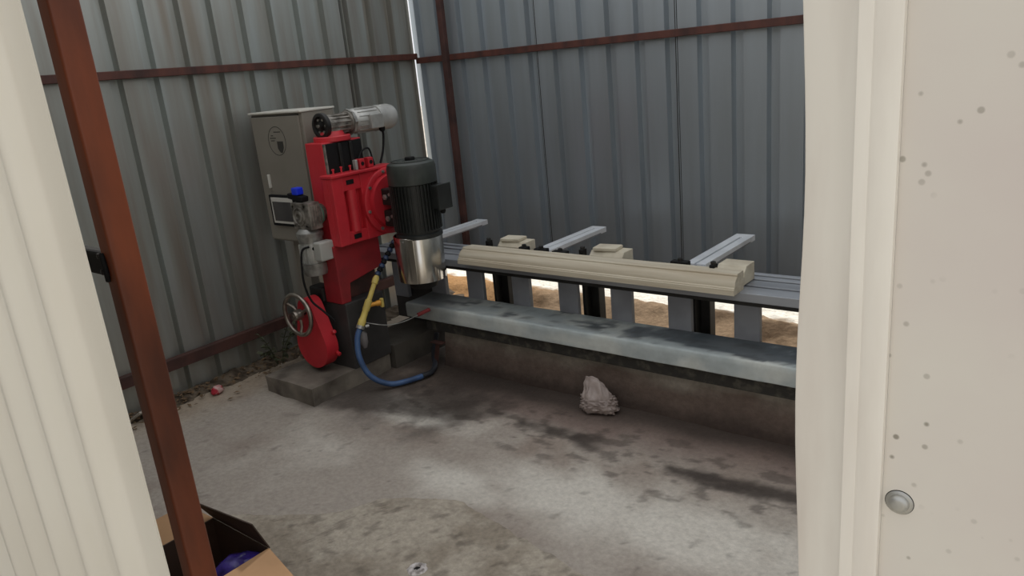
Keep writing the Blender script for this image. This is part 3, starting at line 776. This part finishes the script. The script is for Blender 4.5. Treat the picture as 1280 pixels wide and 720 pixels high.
# ------------------------------------------------------------------ water hose with yellow valve
hs = empty('water_hose', (-3.14, 2.45, 0)); tag(hs, 'blue water hose with yellow tap hanging beside the charcoal pedestal', 'hose')
va, vb = Vector((-3.15, 2.625, .605)), Vector((-3.15, 2.455, .355)); dv = (vb-va)
vl = rev('valve_pipe', YEL, hs, va, dv, [(0, .012), (.02, .018), (.045, .018), (.05, .013), (.14, .014), (.145, .020), (.20, .020), (.205, .017), (.25, .018), (.26, .022), (.30, .020)], 18)
vm = va+dv*.58
d2 = Vector((.35, .85, .0)).normalized()
tp = rev('tap_stem', ORA, vl, vm, d2, [(0, .014), (.03, .012), (.05, .012), (.055, .016), (.075, .016)], 14)
box('tap_handle', YEL, tp, vm.x+d2.x*.085-.010, vm.x+d2.x*.085+.010, vm.y+d2.y*.085-.009, vm.y+d2.y*.085+.009, vm.z-.028, vm.z+.024, .005)
rev('hose_clip', ALU, hs, vb-dv.normalized()*.012, dv, [(0, .024), (.018, .024), (.018, .018)], 18)
rev('clip_screw', ALU, hs, vb+Vector((.01, .03, .0)), (.5, .8, .1), [(0, .010), (.02, .010), (.02, 0)], 8)
tube('hose', BLUEH, hs, [vb, (-3.15, 2.425, .30), (-3.13, 2.405, .20), (-3.09, 2.43, .09), (-3.03, 2.51, .025), (-2.98, 2.62, .016), (-2.96, 2.70, .016)], .0155, 14)
tube('dark_hose', mat('dark_hose_rubber', (42, 46, 54), .6, 0, col2=(30, 31, 34), scale=14), hs, [(-2.963, 2.685, .016), (-2.955, 2.75, .016), (-3.01, 2.84, .017), (-3.10, 2.93, .05), (-3.15, 3.02, .13)], .0157, 14)  # far end of the hose in a darker colour
rev('grey_grip', mat('grey_rubber_sleeve', (120, 116, 116), .6, 0, var=.15), hs, (-3.165, 2.475, .33), (.05, .03, -1), [(0, .012), (.02, .024), (.07, .022), (.10, .010), (.1, 0)], 16)
p0, p1 = Vector((-3.12, 2.765, .775)), va
for k in range(9):
    t = k/9; a_ = p0.lerp(p1, t); b_ = p0.lerp(p1, t+1/9)
    dd = b_-a_; l_ = dd.length
    rev('hose_segment', BLUED if k % 2 == 0 else BLACK, hs, a_, dd, [(0, .010), (l_*.3, .016), (l_*.8, .016), (l_, .010)], 14)
tube('wire', ALU, hs, [(-3.15, 2.50, .37), (-3.10, 2.60, .33), (-3.06, 2.70, .325), (-3.04, 2.82, .34)], .003)
cyl('wire_grip', mat('faded_red_grip', (150, 60, 62), .6, 0, var=.15), hs, (-3.045, 2.79, .336), (-3.03, 2.87, .345), .011)
adopt(hs)

# bent angle stub standing between the blocks and the plinth
st = empty('angle_iron_stub', (-3.04, 2.86, 0)); tag(st, 'short rusty angle iron stub on the floor under the beam end', 'angle iron')
box('upright', RUST2, st, -3.05, -3.02, 2.87, 2.875, 0, .15, .001, rot=((-3.035, 2.87, 0), 'Y', .25))
box('top_plate', RUST2, st, -3.04, -2.95, 2.85, 2.89, .145, .152, .001)
adopt(st)

# ------------------------------------------------------------------ control cabinet on the left wall
cb_ = empty('control_cabinet', (-3.735, 2.66, 0)); tag(cb_, 'grey control cabinet on a post with round emblem and touch screen behind the red column', 'cabinet')
CY = 2.55
box('cabinet_body', CAB, cb_, -3.972, -3.496, CY+.012, 2.778, .768, 1.508, .004)
box('lid', CABTOP, cb_, -3.978, -3.490, CY-.006, 2.786, 1.507, 1.518, .003)
dr = box('door', CAB, cb_, -3.966, -3.520, CY, CY+.014, .778, 1.492, .004)
box('door_gasket', PRINT, cb_, -3.962, -3.524, CY+.004, CY+.013, 1.489, 1.498, 0)
# emblem: thin ring with a dark shield and small lines of print
ex, ez = -3.745, 1.357
def flat(name, x0, x1, z0, z1, parent): return box(name, PRINT, parent, x0, x1, CY-.0008, CY+.0004, z0, z1, 0)
bm = NB(); n = 44
A = [[bm.verts.new((ex+r*math.cos(2*PI*i/n), y, ez+r*math.sin(2*PI*i/n))) for i in range(n)] for y, r in ((CY+.0004, .078), (CY-.0008, .078), (CY-.0008, .0815), (CY+.0004, .0815))]
for a_, b_ in zip(A, A[1:]+A[:1]):
    for i in range(n): bm.faces.new((a_[i], a_[(i+1) % n], b_[(i+1) % n], b_[i]))
bmesh.ops.recalc_face_normals(bm, faces=bm.faces)
em = obj('emblem', bm, PRINT, dr); em['label'] = 'round emblem with dark shield'
prism('shield', PRINT, em, [(ex-.002, ez-.002), (ex+.054, ez-.002), (ex+.054, ez-.036), (ex+.036, ez-.066), (ex+.018, ez-.066), (ex-.002, ez-.042)],
      lambda x, z: (x, CY-.0008, z), lambda x, z: (x, CY+.0004, z), 0)
for a_, b_, z_ in ((-.062, -.008, .016), (-.056, -.022, .002), (-.020, .044, .050), (-.05, -.03, .030)):
    flat('print_line', ex+a_, ex+b_, ez+z_-.0025, ez+z_+.0025, em)
hd = box('handle', BEZEL, dr, -3.881, -3.870, CY-.018, CY, 1.088, 1.168, .004)
box('lock_plate', CAB, hd, -3.888, -3.862, CY-.003, CY+.002, 1.07, 1.18, .002)
hm = box('touch_screen', BLACK, dr, -3.898, -3.655, CY-.020, CY, .868, 1.050, .004)
box('bezel', BEZEL, hm, -3.880, -3.672, CY-.0225, CY-.019, .884, 1.036, .002)
box('screen_glass', SCREEN, hm, -3.866, -3.688, CY-.0240, CY-.022, .898, 1.012, .001)
box('stand_post', CAB, cb_, -3.90, -3.78, 2.64, 2.70, .012, .77, .004)
box('stand_foot', CAB, cb_, -3.96, -3.72, 2.58, 2.76, .0, .014, .003)
adopt(cb_)

# ------------------------------------------------------------------ cardboard box with purple packs
cx0, cx1, cy0, cy1, cz = -2.375, -2.035, .72, 1.085, .22
kb = empty('cardboard_box', ((cx0+cx1)/2, (cy0+cy1)/2, 0)); tag(kb, 'open brown cardboard box behind the rusty gate post', 'box')
t_ = .005
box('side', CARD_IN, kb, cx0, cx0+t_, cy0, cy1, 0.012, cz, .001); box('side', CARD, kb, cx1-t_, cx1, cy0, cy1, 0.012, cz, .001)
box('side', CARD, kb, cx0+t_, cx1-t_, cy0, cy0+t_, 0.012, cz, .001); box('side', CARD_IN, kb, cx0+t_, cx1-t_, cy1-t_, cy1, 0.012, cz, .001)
box('bottom', CARD, kb, cx0, cx1, cy0, cy1, 0.008, 0.014, .001)
def flap(p0, p1, q1, q0, m):
    """trapezoid board from hinge p0-p1 to free edge q0-q1"""
    p0, p1, q0, q1 = map(Vector, (p0, p1, q0, q1)); nn = (p1-p0).cross(q0-p0).normalized()*.004
    bm = NB(); A = [bm.verts.new(v) for v in (p0, p1, q1, q0)]; B = [bm.verts.new(v+nn) for v in (p0, p1, q1, q0)]
    bm.faces.new(list(reversed(A))); bm.faces.new(B)
    for i in range(4): bm.faces.new((A[i], A[(i+1) % 4], B[(i+1) % 4], B[i]))
    bmesh.ops.recalc_face_normals(bm, faces=bm.faces)
    return obj('flap', bm, m, kb)
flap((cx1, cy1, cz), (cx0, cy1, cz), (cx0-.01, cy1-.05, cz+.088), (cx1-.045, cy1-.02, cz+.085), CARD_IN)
flap((cx1, cy0, cz), (cx1, cy1, cz), (cx1+.172, cy1-.03, cz-.022), (cx1+.172, cy0+.02, cz-.022), CARD)
flap((cx0, cy1, cz), (cx0, cy0, cz), (cx0-.125, cy0+.03, cz+.03), (cx0-.125, cy1-.03, cz+.03), CARD)
flap((cx0, cy0, cz), (cx1, cy0, cz), (cx1-.05, cy0-.13, cz-.05), (cx0+.05, cy0-.13, cz-.05), CARD)
adopt(kb)
def pack(x, y, z, a, label):
    bm = NB(); bmesh.ops.create_uvsphere(bm, u_segments=20, v_segments=12, radius=1)
    for v in bm.verts:
        c = v.co.copy(); c.x = math.copysign(abs(c.x)**.7, c.x)*.085; c.y = math.copysign(abs(c.y)**.7, c.y)*.055; c.z *= .036
        c += Vector((noise.noise(c*30+Vector((x*9, 0, 0))), noise.noise(c*30+Vector((0, 7, 0))), noise.noise(c*30+Vector((0, 0, 3)))))*.010
        v.co = c
    o = obj('plastic_pack', bm, PURPLE, smooth='all'); o.location = (x, y, z); o.rotation_euler = (.15, -.1, a)
    tag(o, label, 'pack', 'purple packs in the cardboard box')
pack(-2.125, 1.02, .155, .5, 'shiny purple plastic pack in the far right corner of the cardboard box')
pack(-2.115, .86, .10, 1.5, 'shiny purple plastic pack along the right side of the cardboard box')
pack(-2.27, .93, .055, 1.4, 'purple plastic pack deep in the middle of the cardboard box')

# ------------------------------------------------------------------ small things on the floor
bm = NB(); bmesh.ops.create_icosphere(bm, subdivisions=5, radius=1)
for v in bm.verts:
    d = v.co.normalized()
    r = 1+.22*noise.noise(d*2.0+Vector((3, 1, 0)))+.30*abs(noise.noise(d*4+Vector((1, 7, 2))))+.10*abs(noise.noise(d*10))
    f = .72+.28*max(0, -d.z)+.1                                     # broad foot, narrower top
    c = Vector((math.copysign(abs(d.x)**.75, d.x)*.098*r*f, d.y*.055*r*f, d.z*.050*r))
    c.z = max(c.z, -.042+.004*noise.noise(d*9))
    k_ = ss(.45, .95, d.z-.25*abs(d.x+.35))                          # flat knotted ear standing up
    c.z += .062*k_; c.y += .035*k_-c.y*.5*k_; c.x -= .022*k_
    v.co = c
o = obj('plastic_bag', bm, BAG, smooth='all'); o.location = (-1.865, 2.80, .044); o.rotation_euler = (0, 0, .3)
tag(o, 'crumpled dusty plastic bag on the floor before the plinth', 'bag')

bm = NB(); n = 30; rows = []
for k, (r, z) in enumerate(((.012, -.004), (.0125, .004), (.017, .009), (.024, .008), (.031, .003), (.036, -.002))):
    rows.append([bm.verts.new((r*(1+(.28*noise.noise(Vector((math.cos(2*PI*i/n)*2, math.sin(2*PI*i/n)*2, k))) if k > 1 else 0))*math.cos(2*PI*i/n), r*(1+(.25*noise.noise(Vector((math.cos(2*PI*i/n)*3, math.sin(2*PI*i/n)*3, k))) if k > 1 else 0))*math.sin(2*PI*i/n), z+.003*noise.noise(Vector((i*.9, k, 0))))) for i in range(n)])
for A, B in zip(rows, rows[1:]):
    for i in range(n): bm.faces.new((A[i], A[(i+1) % n], B[(i+1) % n], B[i]))
pp = empty('drain_stub', (-1.765, 1.455, .008)); tag(pp, 'small chipped white drain stub with dark hole in the screed', 'drain')
o = obj('rim', bm, mat('chipped_white_rim', (214, 208, 206), .6, 0, col2=(120, 112, 108), scale=60), pp, smooth='all')
rev('hole', BLACK, pp, (0, 0, -.002), (0, 0, 1), [(0, .0128), (.001, .0128), (.001, 0)], 20)

o = NB(); bx(o, -.05, .05, -.07, .07, 0, .014); o = obj('tile_shard', o, PALE, bevel=.003); o.location = (-4.0, 1.60, .03); o.rotation_euler = (.0, -.55, .35)
tag(o, 'pale tile shard leaning against the left wall foot', 'tile')
bm = NB(); bmesh.ops.create_icosphere(bm, subdivisions=3, radius=1)
for v in bm.verts:
    d = v.co.normalized(); r = 1+.5*noise.noise(d*2.5+Vector((8, 0, 2)))+.25*abs(noise.noise(d*6)); v.co = Vector((d.x*.02*r, d.y*.034*r, max(d.z*.026*r, -.018)))
o = obj('snack_wrapper', bm, PINK, smooth='all'); o.location = (-3.915, 1.98, .022); tag(o, 'crumpled red and white wrapper by the left wall', 'wrapper')

# leaf litter and crumbs along the foot of the left wall
bm = NB()
for k in range(520):
    y = random.uniform(1.2, 3.3); x = -4.08+abs(random.gauss(0, .09)); s = random.uniform(.006, .022); a = random.uniform(0, 6.3)
    if x < -4.07: x = -4.06
    c = Vector((x, y, random.uniform(.004, .02)+.03*ss(.1, 0, x+4.1)))
    u = Vector((math.cos(a), math.sin(a), random.uniform(-.4, .4)))*s; v_ = Vector((-math.sin(a), math.cos(a), random.uniform(-.5, .5)))*s*.5
    q = [bm.verts.new(c+p) for p in (u, u*.2+v_, -u, u*.2-v_)]
    t = bm.verts.new(c+Vector((0, 0, s*.35)))
    for i in range(4): bm.faces.new((q[i], q[(i+1) % 4], t))
o = obj('leaf_litter', bm, DRY); tag(o, 'dry leaves and crumbs strewn along the foot of the left wall', 'leaf litter', kind='stuff')
# bank of soil at the wall foot
def bank_h(x, y): return -.012+(.045+.03*fbm(y*4, 0, 3))*ss(.20+.06*fbm(y*3, 2, 1), .0, x+4.12)*ss(1.2, 2.0, y)+.008*fbm(x*25, y*25, 3)*ss(.25, .05, x+4.12)
def bank_c(x, y): return mixc(lin((108, 97, 84)), lin((70, 61, 52)), ss(-.2, .4, fbm(x*14, y*14, 5)))
o = grid('soil_bank', SOIL, -4.09, -3.82, 1.1, 4.05, .018, bank_h, bank_c); tag(o, 'low bank of crumbly soil along the foot of the left wall', 'soil', kind='stuff')

# weed growing at the wall behind the handwheel
wd = empty('weed_plant', (-3.93, 2.42, .03)); tag(wd, 'small dusty weed growing at the left wall behind the handwheel', 'weed')
lm = None
for k in range(7):
    a = random.uniform(0, 6.28); h = random.uniform(.10, .26); e = Vector((-3.93+.10*math.cos(a)+.02, 2.42+.12*math.sin(a), .03+h))
    b0 = Vector((-3.93+.015*math.cos(a), 2.42+.02*math.sin(a), .02)); mid = b0.lerp(e, .5)+Vector((0, 0, .03))
    pth = [b0, mid, e]
    stem = tube('stem', LEAF, wd, pth, .0025, 6)
    sp = spline(pth, 5)
    for j in range(2, len(sp)):
        for sd in (-1, 1):
            if random.random() < .25: continue
            if lm is None:
                bm = NB(); q = [bm.verts.new(p) for p in ((0, 0, 0), (.012, .011, .003), (.030, .010, .004), (.044, 0, -.003), (.030, -.010, .004), (.012, -.011, .003), (.022, 0, -.003))]
                for i in range(6): bm.faces.new((q[i], q[(i+1) % 6], q[6]))
                lf = obj('leaf', bm, LEAF, stem); lm = lf.data
            else:
                lf = bpy.data.objects.new('leaf', lm); C.objects.link(lf); lf.parent = stem
            lf.location = sp[j]; s = random.uniform(.6, 1.1); lf.scale = (s, s, s)
            lf.rotation_euler = (random.uniform(-.5, .5), random.uniform(-.6, .5), a+sd*1.2+random.uniform(-.5, .5))
adopt(wd)
